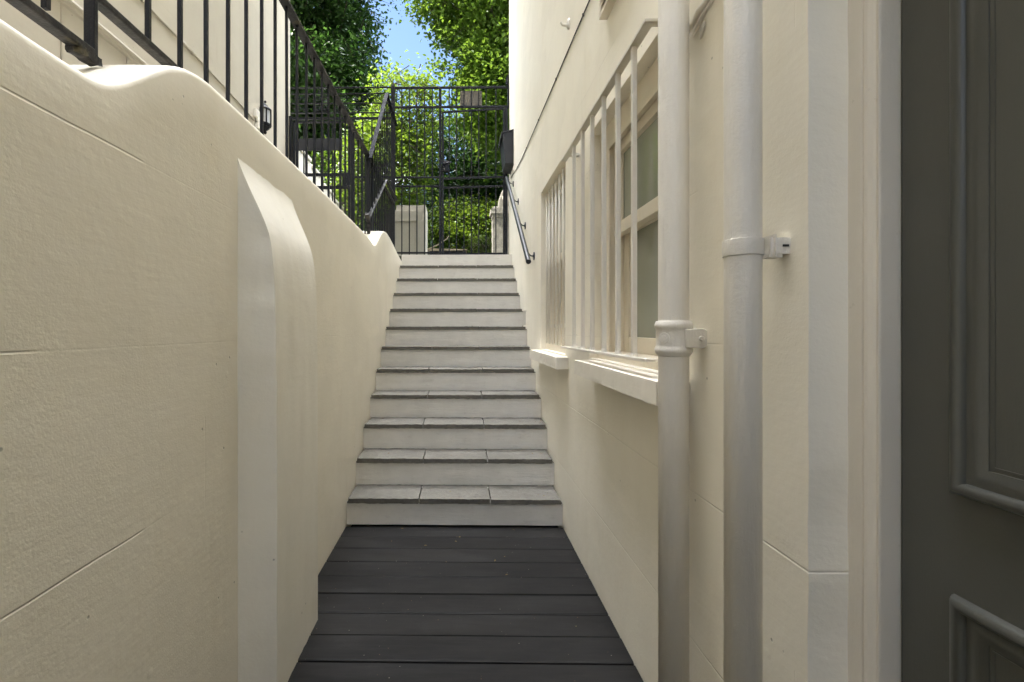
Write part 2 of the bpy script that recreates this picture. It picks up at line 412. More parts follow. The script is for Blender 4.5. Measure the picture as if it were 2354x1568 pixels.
# ------------------------------------------------------------------ left boundary wall with buttress
ctl = [(-6, 1.65), (.80, 1.650), (.883, 1.653), (.917, 1.667), (.96, 1.695), (1.006, 1.732), (1.06, 1.776), (1.115, 1.814), (1.188, 1.843), (1.271, 1.858), (1.42, 1.862), (1.853, 1.870), (2.483, 1.877), (3.331, 1.880),
       (3.574, 1.873), (3.70, 1.862), (3.796, 1.866), (3.88, 1.895), (3.96, 1.941), (4.07, 2.005), (4.187, 2.052), (4.30, 2.080), (4.44, 2.094), (4.65, 2.085), (4.883, 2.063), (5.231, 2.02), (5.60, 1.99)]
cy, cz = [c[0] for c in ctl], [c[1] for c in ctl]
def smooth_top(y): return float(np.mean([np.interp(y + q, cy, cz) for q in (-.03, -.015, 0, .015, .03)]))
ys = sorted(set(round(q, 4) for q in span(-6, .6, .3) + span(.6, 1.5, .018) + span(1.5, 3.4, .05) + span(3.4, 5.0, .025) + span(5.0, 5.6, .05)))
lw = empty('boundary_wall', (-.84, 2.6, 0), 'cream rendered wall left of the stairs with a swept top and iron railing along it', 'wall')
m = MB(); TH = -1.0
sect = []
for t in range(0, 25): sect.append(('f', t / 24.0))
def lwp(y, k):
    zt = smooth_top(y)
    if k < 22:
        z = -.06 + (zt - .02 + .06) * k / 21; return (XL + wav(y, z, 1.), y, z)
    arc = [(-.0015, -.012), (-.005, -.005), (-.013, -.0012), (-.022, 0)]
    if k < 26: a = arc[k - 22]; return (XL + a[0] + wav(y, zt, 1.) , y, zt + a[1])
    if k < 30: f = (k - 25) / 4.0; return (XL - .022 + (TH + .02 - XL + .022) * f, y, zt + .004 * math.sin(f * 3.1) + .003 * noise.noise(Vector((y * 6, f * 3, 9))))
    if k == 30: return (TH, y, zt - .015)
    return (TH, y, -.06)
m.grid(lambda u, v: lwp(u, v), list(reversed(ys)), list(range(32)))
obj('wall_body', m, 'wall_left', lw, smooth=True)
# buttress: inner face leans back into the wall in a curve at its top
pz = [-.06, .4, 1.068, 1.296, 1.359, 1.418, 1.47, 1.506, 1.548, 1.590, 1.637, 1.684, 1.722]
pp = [.106, .106, .105, .101, .098, .0935, .086, .0775, .061, .044, .024, .006, -.004]
def butt(z): return float(np.mean([np.interp(z + q, pz, pp) for q in (-.02, 0, .02)])) if z < 1.69 else float(np.interp(z, pz, pp))
zs = sorted(set(span(-.06, 1.0, .06) + span(1.0, 1.722, .02)))
b = MB(); ny, fy = 1.435, 1.905
edge = lambda z: .0045 * noise.noise(Vector((z * 14, 3, 1))) + .002 * noise.noise(Vector((z * 50, 3, 1)))
def bn(z): return ny + .4 * max(butt(z), 0) + edge(z)
b.grid(lambda u, v: (XL - .01 + (butt(v) + .01) * u + wav(u * 4, v, 5., .0012) * u, ny + (bn(v) - ny) * u, v), span(0, 1, .1), zs)
b.grid(lambda u, v: (XL + butt(v) + wav(u * 3, v, 5., .0026) * min(1, 8 * u * (1 - u) + .25), bn(v) + (fy - bn(v)) * u, v), span(0, 1, .05), zs)
b.grid(lambda u, v: (XL + butt(v) + (-.01 - butt(v)) * u, fy, v), span(0, 1, .5), zs)
bo = obj('buttress', b, 'buttress', lw, smooth=True, merge=True)
mo = bo.modifiers.new('split', 'EDGE_SPLIT'); mo.split_angle = R(40)

# ------------------------------------------------------------------ right house: side wall with openings
house = empty('house', (2.6, 2.0, 0), 'cream rendered house right of the stairs with a barred sash window and dark door', 'house')
OPEN = [(-.14, .845, -.07, 2.16), (1.33, 2.249, 1.035, 2.105), (2.764, 3.588, 1.03, 2.215)]
HR = 10.5
yk = [o for q in OPEN for o in q[:2]]; zk = [o for q in OPEN for o in q[2:]]
def keyspan(a, b, step, keys):
    keys = sorted(set([a, b] + [k for k in keys if a < k < b])); out = [a]
    for p, q in zip(keys, keys[1:]):
        n = max(1, round((q - p) / step)); out += [p + (q - p) * t / n for t in range(1, n + 1)]
    return out
YS = keyspan(-5.0, YH, .08, yk); ZS = keyspan(-.07, HR, .10, zk)
m = MB(); idx = {}
def rw(y, z):
    k = (round(y, 5), round(z, 5))
    if k not in idx:
        idx[k] = len(m.v)
        e = .003 * noise.noise(Vector((z * 9, 2, 7))) if abs(y - .845) < 1e-6 else 0
        m.v.append((XR + wav(y, z, 2.), y + e, z))
    return idx[k]
for a, b2 in zip(YS, YS[1:]):
    for p, q in zip(ZS, ZS[1:]):
        yc, zc = (a + b2) / 2, (p + q) / 2
        if any(o[0] < yc < o[1] and o[2] < zc < o[3] for o in OPEN): continue
        m.f.append((rw(a, p), rw(a, q), rw(b2, q), rw(b2, p)))
def reveal(o, depth):
    y0, y1, z0, z1 = o
    def strip(pts):
        for (ya, za), (yb, zb) in zip(pts, pts[1:]):
            A, B = m.v[rw(ya, za)], m.v[rw(yb, zb)]; i = len(m.v)
            m.v.extend([A, B, (XR + depth, yb, zb), (XR + depth, ya, za)]); m.f.append((i, i + 1, i + 2, i + 3))
    yy = [y for y in YS if y0 - 1e-6 <= y <= y1 + 1e-6]; zz = [z for z in ZS if z0 - 1e-6 <= z <= z1 + 1e-6]
    strip([(y, z1) for y in yy]); strip([(y1, z) for z in zz]); strip([(y0, z) for z in zz]); strip([(y, z0) for y in yy])
reveal(OPEN[0], .30); reveal(OPEN[1], .20); reveal(OPEN[2], .20)
i = len(m.v)                                                # front, back, far side and top of the house
m.v += [(XR, YH, -.07), (9, YH, -.07), (9, YH, HR), (XR, YH, HR), (XR, -5, -.07), (9, -5, -.07), (9, -5, HR), (XR, -5, HR)]
m.f += [(i, i + 1, i + 2, i + 3), (i + 5, i + 4, i + 7, i + 6), (i + 1, i + 5, i + 6, i + 2), (i + 3, i + 2, i + 6, i + 7)]
obj('wall', m, 'wall_right', house, smooth=False)
obj('roof', MB().prism([(.40, HR + .002), (9.2, HR + .002), (9.2, HR + .14), (4.8, HR + 1.2), (.40, HR + .14)], 'y', -5.2, YH + .2), 'rooftile', house)

obj('rear_light_block', MB().box(-1.0, XR - .004, -5.0, -3.6, -.07, 2.5), 'wall_far', house)  # unseen block added behind the camera to cut light on surfaces facing it

# window with sashes (near one)
def sash_window(y0, y1, z0, z1, full):
    glass = 'pane' if full else 'pane_white'
    wd = obj('window', MB().box(XR + .170, XR + .19, y0 - .02, y1 + .02, z0 - .02, z1 + .02), 'void', house)
    f = MB(); X0, X1 = XR + .054, XR + .168; ww = .135 if full else .06
    hd = .115 if full else .06
    f.box(X0, X1, y1 - ww, y1 + .01, z0, z1); f.box(X0, X1, y0 - .01, y0 + ww * .6, z0, z1)
    f.box(X0 - .002, X1, y0 + ww * .6 - .002, y1 - ww + .002, z1 - hd, z1 + .004); f.box(X0 - .018, X1, y0 - .01, y1 + .01, z0 - .004, z0 + .045)
    # staff beads and head mould
    f.box(X0 - .009, X0 - .0005, y1 - ww - .010, y1 - ww + .018, z0 + .045, z1 - hd - .01); f.box(X0 - .010, X0 - .003, y0 + ww * .6, y1 - ww, z1 - hd - .008, z1 - hd + .02)
    f.box(X0 - .006, X0 - .0006, y1 - .038, y1 - .020, z0 + .045, z1 - .02)
    obj('frame', f, 'joinery', wd, bevel=.003)
    ya, yb = y0 + ww * .6 + .001, y1 - ww - .001
    zm = z0 + (z1 - z0) * .528
    def sash(xa, za, zb, bot, top, name):
        s_ = MB(); st = .055; xb = xa + .038
        s_.box(xa, xb, ya, ya + st, za, zb); s_.box(xa, xb, yb - st, yb, za, zb)
        s_.box(xa + .0006, xb - .0006, ya + st, yb - st, za, za + bot); s_.box(xa + .0006, xb - .0006, ya + st, yb - st, zb - top, zb)
        # glazing putty slope
        s_.box(xa + .012, xa + .02, ya + st - .001, ya + st + .012, za + bot, zb - top); s_.box(xa + .012, xa + .02, yb - st - .012, yb - st + .001, za + bot, zb - top)
        so_ = obj('sash', s_, 'joinery', wd, bevel=.002)
        obj('pane', MB().box(xa + .021, xa + .024, ya + st, yb - st, za + bot, zb - top), glass, wd)
    sash(X0 + .018, zm - .005, z1 - hd - .001, .052, .045, 'upper')
    sash(X0 + .062, z0 + .046, zm + .04, .065, .042, 'lower')
    return wd
w1 = sash_window(*OPEN[1], True); w2 = sash_window(*OPEN[2], False)
for wd, (y0, y1, z0, z1, pr) in ((w1, (1.275, 2.18, .973, 1.038, .09)), (w2, (2.683, 3.70, .952, 1.02, .07))):
    wd['label'] = 'tall white sash window behind a bowed white grille' if wd is w1 else 'narrow recessed window with round bars beside the steps'
    s_ = MB().rough_box(XR - pr, XR + .001, y0, y1, z0, z1, .015, .0012, 26, y0)
    s_.rough_box(XR + .001, XR + .056, (OPEN[1] if wd is w1 else OPEN[2])[0] + .001, (OPEN[1] if wd is w1 else OPEN[2])[1] - .001, z0 + .02, z1 + .006, .02, .0006, 20, 3)
    obj('sill', s_, 'sill', wd)
# grille standing proud of the near window
gr = obj('window_grille', MB().beam((XR - .06, 1.40, 2.09), (XR - .06, 2.53, 2.085), .030, .010, (1, 0, 0)), 'grille', house, bevel=.002)
obj('cross_bar', MB().beam((XR - .06, 1.395, 1.088), (XR - .06, 2.545, 1.084), .030, .010, (1, 0, 0)), 'grille', gr, bevel=.002)
for yy, zz, ln_, hh in ((1.403, 2.09, .075, .0098), (1.40, 1.088, .075, .0098), (2.45, 2.084, .046, .012), (2.45, 1.083, .046, .012)):
    obj('fixing', MB().beam((XR - ln_, yy, zz), (XR + .004, yy, zz), .028, hh, (0, 1, 0)), 'grille', gr, bevel=.002)
gr['label'] = 'white grille of square bars proud of the tall sash window'
for yy in (1.455, 1.517, 1.67, 1.831, 1.992, 2.146, 2.308):
    if yy == 1.455: continue
    mb = MB().beam((XR - .06, yy, 1.089), (XR - .06, yy + .001, 2.086), .0155, .0155, (1, 0, 0))
    mb.lathe(XR - .06, yy, [(.016, 1.089), (.0125, 1.096), (.010, 1.104)], 10)
    obj('bar', mb, 'grille', gr, bevel=.0015)
gr2 = obj('window_grille', MB().box(XR + .036, XR + .046, 2.764, 3.60, 2.055, 2.083), 'grille', house, bevel=.002)
obj('cross_bar', MB().box(XR + .036, XR + .046, 2.764, 3.60, 1.19, 1.215), 'grille', gr2, bevel=.002)
gr2['label'] = 'white grille of round bars set inside the recessed window'
for yy in (2.84, 2.95, 3.06, 3.17, 3.285, 3.40, 3.50):
    obj('bar', MB().tube([(XR + .030, yy, 1.075), (XR + .030, yy, 2.185)], .0085, 10), 'grille', gr2, smooth=True)

# dark door in its reveal
door = obj('door', MB().box(.731, .775, -.10, .787, .01, 2.08), 'door', house)
door['label'] = 'dark olive grey panelled door'
fr = MB()
pl = [(.691, .851), (.691, .817), (.6935, .8155), (.6935, .8135), (.6905, .8115), (.6915, .806), (.695, .7995), (.6985, .7965), (.699, .7935), (.6965, .7925), (.6965, .7905), (.70, .7895), (.7325, .7895), (.7325, .851)]
fr.prism(pl, 'z', -.02, 2.155)
pl2 = [(.691, -.145), (.691, -.115), (.70, -.105), (.7325, -.102), (.7325, -.145)]
fr.prism(pl2, 'z', -.02, 2.155); fr.box(.6915, .7320, -.105, .792, 2.085, 2.1545)
obj('door_frame', fr, 'frame', door)
def moulded_panel(y0, y1, z0, z1):
    """bolection moulding lofted round a rectangle, with the sunk panel inside"""
    prof = [(0, 0), (.0015, .006), (.005, .012), (.010, .0145), (.015, .013), (.019, .009), (.0205, .004), (.0225, .0035), (.030, .006), (.038, .0035), (.046, .001), (.0475, -.003), (.0495, -.003), (.0505, .0005), (.053, .0005), (.0545, -.006)]
    mb = MB(); i0 = 0
    for (t, hh) in prof:
        x = .7305 - hh
        mb.v += [(x, y0 + t, z0 + t), (x, y1 - t, z0 + t), (x, y1 - t, z1 - t), (x, y0 + t, z1 - t)]
    n = len(prof)
    for k in range(n - 1):
        for j in range(4):
            a, b_ = k * 4 + j, k * 4 + (j + 1) % 4; mb.f.append((a, b_, b_ + 4, a + 4))
    q = (n - 1) * 4; mb.f.append((q, q + 1, q + 2, q + 3))
    return mb
for y0, y1, z0, z1 in ((.405, .704, .938, 1.93), (-.02, .28, .938, 1.93), (.405, .704, .20, .790), (-.02, .28, .20, .790)):
    obj('door_panel', moulded_panel(y0, y1, z0, z1), 'door', door, smooth=True).modifiers.new('split', 'EDGE_SPLIT').split_angle = R(50)

# ------------------------------------------------------------------ pipes on the right wall
p1 = empty('drainpipe', (.56, 1.237, 0), 'thick cream cast iron drainpipe with a moulded collar in front of the window edge', 'drainpipe', 'drainpipes on the right wall')
CX, CY = .56, 1.237
obj('pipe', MB().lathe(CX, CY, [(.0372, 0.0), (.0372, 1.115), (.0372, 6.2)], 40), 'pipe', p1, smooth=True)
pc = MB().lathe(CX, CY, [(.0374, 1.109), (.0400, 1.113), (.0440, 1.118), (.0462, 1.124), (.0455, 1.130), (.0430, 1.1345), (.0425, 1.138), (.0425, 1.176), (.0432, 1.180), (.0452, 1.184), (.0462, 1.190), (.0445, 1.196), (.0430, 1.199), (.0425, 1.2015), (.0374, 1.202)], 48)
co = obj('collar', pc, 'pipe', p1, smooth=True)
# ears of the collar reaching to the wall
er = MB()
def ear(yc, sy):
    pts = []
    for k in range(11):
        t = math.pi * (k / 10.0 - .5); pts.append((CX + .048 + .021 * math.cos(t), 1.157 + .025 * math.sin(t)))
    pts += [(CX + .01, 1.157 + .023), (CX + .01, 1.157 - .023)]
    er.prism(pts, 'y', yc - .007, yc + .007)
ear(CY - .044, -1); ear(CY - .016, 1)
er.tube([(CX + .046, CY - .057, 1.157), (CX + .046, CY - .04, 1.157)], .0072, 6)
er.box(.596, .622, CY - .037, CY - .02, 1.138, 1.176)
obj('ear', er, 'pipe', p1, bevel=.002)
bd = MB().tube([(CX - .033, CY - .023, 1.157), (CX - .0358, CY - .0252, 1.157)], .0145, 20); bd.tube([(CX - .034, CY - .0235, 1.157), (CX - .0366, CY - .0258, 1.157)], .0085, 7)
obj('badge', bd, 'pipe', p1, bevel=.001)
QX, QY = .556, .930
p2 = empty('drainpipe', (QX, QY, 0), 'smooth pale plastic drainpipe with a flat strap clip nearest the dark door', 'drainpipe', 'drainpipes on the right wall')
obj('pipe', MB().lathe(QX, QY, [(.0326, 0.0), (.0326, 1.3), (.0326, 6.2)], 40), 'pipe', p2, smooth=True)
sp = MB().lathe(QX, QY, [(.0328, 1.322), (.0352, 1.323), (.0354, 1.326), (.0354, 1.351), (.0352, 1.354), (.0328, 1.355)], 40)
obj('strap', sp, 'pipe', p2, smooth=True).modifiers.new('split', 'EDGE_SPLIT').split_angle = R(40)
br = MB().rough_box(QX + .028, XR + .001, QY - .040, QY - .012, 1.322, 1.352, .01, .0010, 60, 2)
br.box(QX + .0335, QX + .0350, QY - .046, QY - .012, 1.318, 1.358); br.box(QX + .026, QX + .052, QY - .038, QY - .014, 1.3155, 1.3215)
obj('bracket', br, 'pipe', p2)
slot = MB().box(QX + .050, QX + .061, QY - .0425, QY - .0405, 1.335, 1.339)
obj('slot', slot, 'void', p2)

# ------------------------------------------------------------------ small things on the right wall
cpts = [(XR - .004, 1.9, 2.735), (XR - .004, 2.234, 2.74), (XR - .004, 2.75, 2.765), (XR - .004, 3.2, 2.785), (XR - .004, 3.9, 2.822), (XR - .004, 4.65, 2.864), (XR - .004, 5.1, 2.91), (XR - .004, 5.42, 2.965), (XR - .003, 5.62, 2.99)]
cb = MB().tube(cpts, .0036, 6)
rc = random.Random(2)
for k in range(5):
    yy = 2.35 + k * .66; zz = float(np.interp(yy, [c[1] for c in cpts], [c[2] for c in cpts])); cb.box(XR - .009, XR + .001, yy - .004, yy + .004, zz - .006, zz + .007)
obj('cable', cb, 'cable_dark', base=(XR, 3.5, 2.8), label='thin dark cable clipped along the right wall above the windows', cat='cable', smooth=False)
hk = MB().tube([(XR + .003, 2.66, 2.895), (XR - .02, 2.655, 2.890), (XR - .045, 2.64, 2.883), (XR - .055, 2.635, 2.896)], [.012, .007, .006, .006], 8)
hk.lathe(XR - .002, 2.66, [(.012, 2.875), (.018, 2.89), (.014, 2.915), (.004, 2.935)], 8)
obj('wall_hook', hk, 'grille', base=(XR, 2.66, 2.89), label='small painted hook sticking out of the right wall above the dark cable', cat='hook', smooth=True)
vt = empty('wall_vent', (XR, 1.84, 2.48), 'cream box vent high on the right wall at the top edge', 'vent')
obj('casing', MB().box(XR - .034, XR + .001, 1.70, 1.712, 2.48, 2.70).box(XR - .034, XR + .001, 1.972, 1.985, 2.48, 2.70).box(XR - .0345, XR + .001, 1.712, 1.972, 2.48, 2.497).box(XR - .0345, XR + .001, 1.712, 1.972, 2.685, 2.70), 'joinery', vt, bevel=.001)
obj('backing', MB().box(XR - .006, XR - .002, 1.712, 1.972, 2.497, 2.685), 'void', vt)
for k in range(7):
    z = 2.502 + k * .026; obj('slat', MB().beam((XR - .020, 1.713, z + .008), (XR - .020, 1.971, z + .008), .024, .003, (1, 0, .8)), 'joinery', vt)
# old cable with paint runs between the pipes
oc = MB().tube([(XR - .006, 1.34, 1.972), (XR - .008, 1.27, 1.976), (XR - .008, 1.235, 1.982), (XR - .011, 1.205, 1.990), (XR - .009, 1.17, 1.992), (XR - .008, 1.10, 2.000), (XR - .008, .98, 2.02)], [.006, .006, .007, .009, .007, .006, .006], 8)
oc.tube([(XR - .004, 1.250, 1.955), (XR - .006, 1.215, 1.965), (XR - .006, 1.18, 1.977), (XR - .006, 1.12, 1.984), (XR - .005, 1.0, 2.005)], [.003, .006, .004, .005, .005], 8)
oc.tube([(XR - .003, 1.215, 1.925), (XR - .005, 1.20, 1.94), (XR - .003, 1.19, 1.955)], [.002, .005, .002], 7)
obj('painted_cable', oc, 'pipe', base=(XR, 1.2, 1.85), label='lumpy overpainted cable on the wall between the two drainpipes', cat='cable', smooth=True)
tk = MB().box(.592, .612, 4.335, 4.341, 1.218, 1.345).box(.588, .618, 4.332, 4.342, 1.345, 1.353)
for z in (1.24, 1.27, 1.30): tk.box(.598, .604, 4.3325, 4.3348, z, z + .008)
obj('trunking_strip', tk, 'plastic', base=(.60, 4.34, 1.21), label='short white plastic strip upright at the right end of one riser', cat='trunking')

# handrail
hr = empty('handrail', (XR, 4.7, 1.75), 'sloping black tubular handrail on the right wall beside the upper steps', 'handrail')
A, B = Vector((XR - .072, 3.735, 1.715)), Vector((XR - .072, 5.455, 2.935))
obj('rail', MB().tube([A, A + (B - A) * .5, B], .0205, 20), 'handrail', hr, smooth=True).modifiers.new('split', 'EDGE_SPLIT').split_angle = R(40)
for t in (.10, .40, .70, .97):
    p = A + (B - A) * (t - .0)
    k = MB().tube([p + Vector((0.012, 0, -.010)), p + Vector((.030, 0, -.035)), p + Vector((.045, 0, -.048)), (XR - .004, p.y, p.z - .05)], .006, 8)
    k.tube([(XR - .006, p.y, p.z - .05), (XR + .001, p.y, p.z - .05)], .034, 20); k.tube([(XR - .012, p.y, p.z - .05), (XR - .006, p.y, p.z - .05)], .012, 12)
    obj('bracket', k, 'handrail', hr, smooth=False)
# mailbox
mx = empty('mailbox', (XR, 5.57, 3.07), 'charcoal metal mailbox with a sloping lid fixed to the right wall near the gate', 'mailbox')
obj('body', MB().prism([(.612, 3.075), (.528, 3.085), (.490, 3.425), (.612, 3.455)], 'y', 5.395, 5.745), 'mailbox', mx, bevel=.003)
obj('lid', MB().prism([(.616, 3.458), (.490, 3.428), (.4775, 3.36), (.470, 3.362), (.479, 3.436), (.616, 3.470)], 'y', 5.385, 5.755), 'mailbox', mx, bevel=.002)
obj('back_plate', MB().box(.613, .622, 5.39, 5.75, 3.06, 3.475), 'mailbox', mx)

# ------------------------------------------------------------------ iron railing along the left wall
XB = -.82
rl = empty('iron_railing', (XB, 3.4, 1.85), 'long black iron railing of square bars along the top of the left wall', 'railing')
obj('post', MB().beam((XB, 1.035, 1.772), (XB, 1.035, 2.75), .025, .0125), 'iron', rl, bevel=.002)
obj('post', MB().beam((XB, 4.22, 2.03), (XB, 4.22, 2.74), .034, .034), 'iron', rl, bevel=.002)
obj('post', MB().beam((XB, -.55, 1.62), (XB, -.55, 2.62), .025, .0125), 'iron', rl, bevel=.002)
obj('top_rail', MB().beam((XB, 1.03, 2.715), (XB, 3.0, 2.722), .044, .016).beam((XB, 3.0, 2.722), (XB, 5.86, 2.742), .044, .0155), 'rail', rl, bevel=.002)
obj('top_rail', MB().beam((XB, -2.5, 2.57), (XB, 1.03, 2.58), .044, .016), 'rail', rl, bevel=.002)
obj('bottom_rail', MB().beam((XB, 1.042, 1.924), (XB, 4.2, 1.966), .031, .017), 'rail', rl, bevel=.004)
bt = MB().beam((XB, -2.5, 1.791), (XB, 1.030, 1.791), .031, .017).rough_box(XB - .015, XB + .015, .985, 1.045, 1.770, 1.790, .006, .005, 45, 2)
obj('bottom_rail', bt, 'rail', rl, bevel=.003)
yb = 1.227; rb = random.Random(8)
while yb < 4.15:
    zb = 1.928 + (yb - 1.05) * .0127
    obj('baluster', MB().beam((XB, yb, zb), (XB + rb.uniform(-.002, .002), yb + rb.uniform(-.003, .003), 2.712), .012, .012), 'iron', rl, bevel=.0012); yb += .1425
yb = 4.36
while yb < 5.84:
    obj('baluster', MB().beam((XB, yb, smooth_top(yb) - .03), (XB + rb.uniform(-.002, .002), yb, 2.73), .012, .012), 'iron', rl); yb += .112
yb = .921
while yb > -.5:
    obj('baluster', MB().beam((XB, yb, 1.815), (XB, yb, 2.575), .012, .012), 'iron', rl, bevel=.0012); yb -= .1425
# raking screen rising from the low post to the gate post
rk = empty('raking_railing', (-.80, 4.8, 2.1), 'short steep section of black railing climbing towards the tall gate post', 'railing')
XK = -.79
def ztop(y): return 2.69 + (y - 4.14) * 1.095
def zbot(y): return 2.13 + (y - 4.05) * .655
obj('top_rail', MB().beam((XK, 4.14, ztop(4.14)), (XK, 5.10, ztop(5.10)), .040, .012).beam((XK, 5.10, ztop(5.10)), (XK, 5.86, ztop(5.10) - .02), .040, .0118), 'iron_matt', rk, bevel=.002)
obj('bottom_rail', MB().beam((XK, 4.05, zbot(4.05)), (XK, 5.05, zbot(5.05)), .036, .014).beam((XK, 5.05, zbot(5.05)), (XK, 5.86, zbot(5.05) + .01), .036, .0138), 'rail', rk, bevel=.002)
obj('foot', MB().beam((XK, 4.02, 2.17), (XK, 4.10, 2.10), .034, .03).beam((XK, 4.085, 1.99), (XK, 4.085, 2.13), .026, .026), 'rail', rk)
yb = 4.27
while yb < 5.84:
    obj('baluster', MB().beam((XK, yb, zbot(min(yb, 5.05))), (XK, yb, ztop(min(yb, 5.10))), .0115, .0115), 'iron', rk); yb += .115

# ------------------------------------------------------------------ front fence panel and gate
YG = 5.90
fp = empty('iron_fence_panel', (-.5, YG, LAND), 'tall black iron fence panel with an overthrow band beside the gate leaf', 'fence')
obj('post', MB().beam((-.833, YG, LAND - .02), (-.833, YG, 4.24), .046, .046).prism([(-.845, 4.24), (-.821, 4.24), (-.833, 4.34)], 'y', YG - .010, YG + .010), 'iron', fp, bevel=.003)
obj('post', MB().beam((-.240, YG, LAND - .02), (-.240, YG, 4.21), .030, .030), 'iron', fp, bevel=.003)
obj('post', MB().beam((.590, YG, LAND - .02), (.590, YG, 3.96), .030, .030), 'iron', fp, bevel=.003)
for z, x0, x1, hh in ((4.213, -.81, .612, .026), (3.97, -.81, .612, .026), (3.088, -.81, -.255, .020), (2.976, -.81, -.255, .020), (2.14, -.81, -.255, .022)):
    obj('rail', MB().beam((x0, YG, z), (x1, YG, z), .020, hh, (0, 1, 0)), 'iron', fp, bevel=.002)
obj('wall_plate', MB().box(.603, .620, YG - .03, YG + .02, 3.95, 4.24).prism([(.575, 4.225), (.615, 4.225), (.615, 4.36), (.60, 4.33), (.583, 4.30)], 'y', YG - .05, YG - .02), 'iron', fp)
FX = (-.723, -.628, -.533, -.437, -.340); LX = (-.128, -.036, .058, .151, .243, .335, .458)
for x in FX:
    obj('bar', MB().beam((x, YG, LAND - .01), (x, YG, 2.97), .0135, .0135), 'iron', fp)
    obj('bar', MB().beam((x, YG, 3.095), (x, YG, 4.205), .0135, .0135), 'iron', fp)
for x in LX: obj('bar', MB().beam((x, YG, 3.975), (x, YG, 4.205), .0135, .0135), 'iron', fp)
gt = empty('iron_gate', (.17, YG, LAND), 'black iron gate leaf with a lock box at the head of the steps', 'gate')
gf = MB().beam((-.208, YG, LAND + .03), (-.208, YG, 3.905), .026, .026).beam((.560, YG, LAND + .03), (.560, YG, 3.945), .026, .026)
for za, zb in ((3.905, 3.945), (3.070, 3.090), (2.955, 2.975), (2.12, 2.13)): gf.beam((-.195, YG, za), (.547, YG, zb), .020, .022, (0, 1, 0))
obj('frame', gf, 'iron', gt, bevel=.002)
for x in LX:
    t = (x + .2) / .76
    obj('bar', MB().beam((x, YG, 2.10), (x + rb.uniform(-.003, .003), YG, 2.955 + .02 * t), .0135, .0135), 'iron', gt)
    obj('bar', MB().beam((x, YG, 3.07 + .02 * t), (x, YG, 3.90 + .04 * t), .0135, .0135), 'iron', gt)
lk = obj('lock_box', MB().box(-.214, -.132, YG - .045, YG - .014, 3.145, 3.285), 'iron', gt, bevel=.012)
obj('handle', MB().tube([(-.19, YG - .046, 3.235), (-.19, YG - .075, 3.235), (-.15, YG - .080, 3.240), (-.105, YG - .080, 3.244)], [.013, .011, .009, .008], 10), 'handrail', lk, smooth=True)
obj('keyhole', MB().tube([(-.188, YG - .046, 3.175), (-.188, YG - .050, 3.175)], .010, 12), 'wood_grey', lk)
obj('hinge', MB().tube([(.576, YG - .004, 2.42), (.576, YG - .004, 2.52)], .011, 10), 'iron', gt)
sg = MB().rough_box(.008, .283, YG + .018, YG + .036, 3.985, 4.182, .02, .0015, 20, 1)
obj('name_board', sg, 'sign', base=(.145, YG + .03, 3.985), label='plain greyish board hung behind the bars above the gate leaf', cat='board')

# neighbour's gate with scroll band
ng = empty('iron_gate', (-1.7, YG, LAND), 'second iron gate with a scroll band and broad letter plate beyond the left railing', 'gate')
XA, XC = -2.12, -.86
nf = MB()
for z, hh in ((4.222, .016), (4.145, .012), (4.025, .012), (3.905, .014), (3.835, .030)): nf.beam((XA, YG, z), (XC, YG, z), .016, hh, (0, 1, 0))
nf.beam((-2.128, YG - .01, LAND), (-2.128, YG - .01, 3.86), .045, .045).beam((-1.345, YG, LAND), (-1.345, YG, 3.83), .034, .034).beam((-1.77, YG, 4.15), (-1.77, YG, 4.22), .012, .012)
obj('frame', nf, 'iron', ng, bevel=.002)
def scroll(cx, cz, r, flip, up):
    pts = []
    for k in range(26):
        t = k / 25.0; a = t * 2 * math.pi * 1.6; q = r * (1 - .78 * t)
        pts.append((cx + flip * (q * math.cos(a) - r * .3), YG, cz + up * q * math.sin(a)))
    return pts
for k in range(10):
    x = -2.05 + k * .125; fl = 1 if k % 2 else -1
    for cz_, up in ((4.085, 1), (3.965, -1)): obj('scroll', MB().tube(scroll(x, cz_, .045, fl, up), .0045, 5), 'iron', ng, smooth=True)
lf = MB().beam((-2.085, YG, LAND + .03), (-2.085, YG, 3.79), .030, .024).beam((-1.385, YG, LAND + .03), (-1.385, YG, 3.79), .030, .024)
for z, hh in ((3.79, .022), (3.125, .040), (2.965, .040), (2.13, .03)): lf.beam((-2.07, YG, z), (-1.40, YG, z), .018, hh, (0, 1, 0))
obj('leaf_frame', lf, 'iron', ng, bevel=.002)
obj('letter_plate', MB().box(-2.06, -1.47, YG - .024, YG - .011, 3.425, 3.575), 'mailbox', ng, bevel=.002)
obj('letter_flap', MB().box(-1.88, -1.62, YG - .029, YG - .0245, 3.445, 3.555), 'mailbox', ng, bevel=.002)
lc = obj('lock_case', MB().box(-1.47, -1.372, YG - .03, YG - .019, 2.95, 3.145), 'iron', ng, bevel=.003)
obj('keyhole', MB().tube([(-1.425, YG - .031, 3.0), (-1.425, YG - .034, 3.0)], .009, 10), 'plastic', lc)
obj('knob', MB().tube([(-1.425, YG - .031, 3.085), (-1.425, YG - .06, 3.085)], [.010, .016], 12), 'handrail', lc)
for x in (-1.96, -1.84, -1.72, -1.60, -1.49): obj('bar', MB().beam((x, YG, LAND + .05), (x, YG, 3.78), .014, .014), 'iron', ng)
for x in (-1.215, -1.10, -.985): obj('bar', MB().beam((x, YG, LAND), (x, YG, 3.82), .014, .014), 'iron', ng)
for z in (3.095, 2.20): obj('side_rail', MB().beam((-1.33, YG, z), (-.86, YG, z), .018, .022, (0, 1, 0)), 'iron', ng)

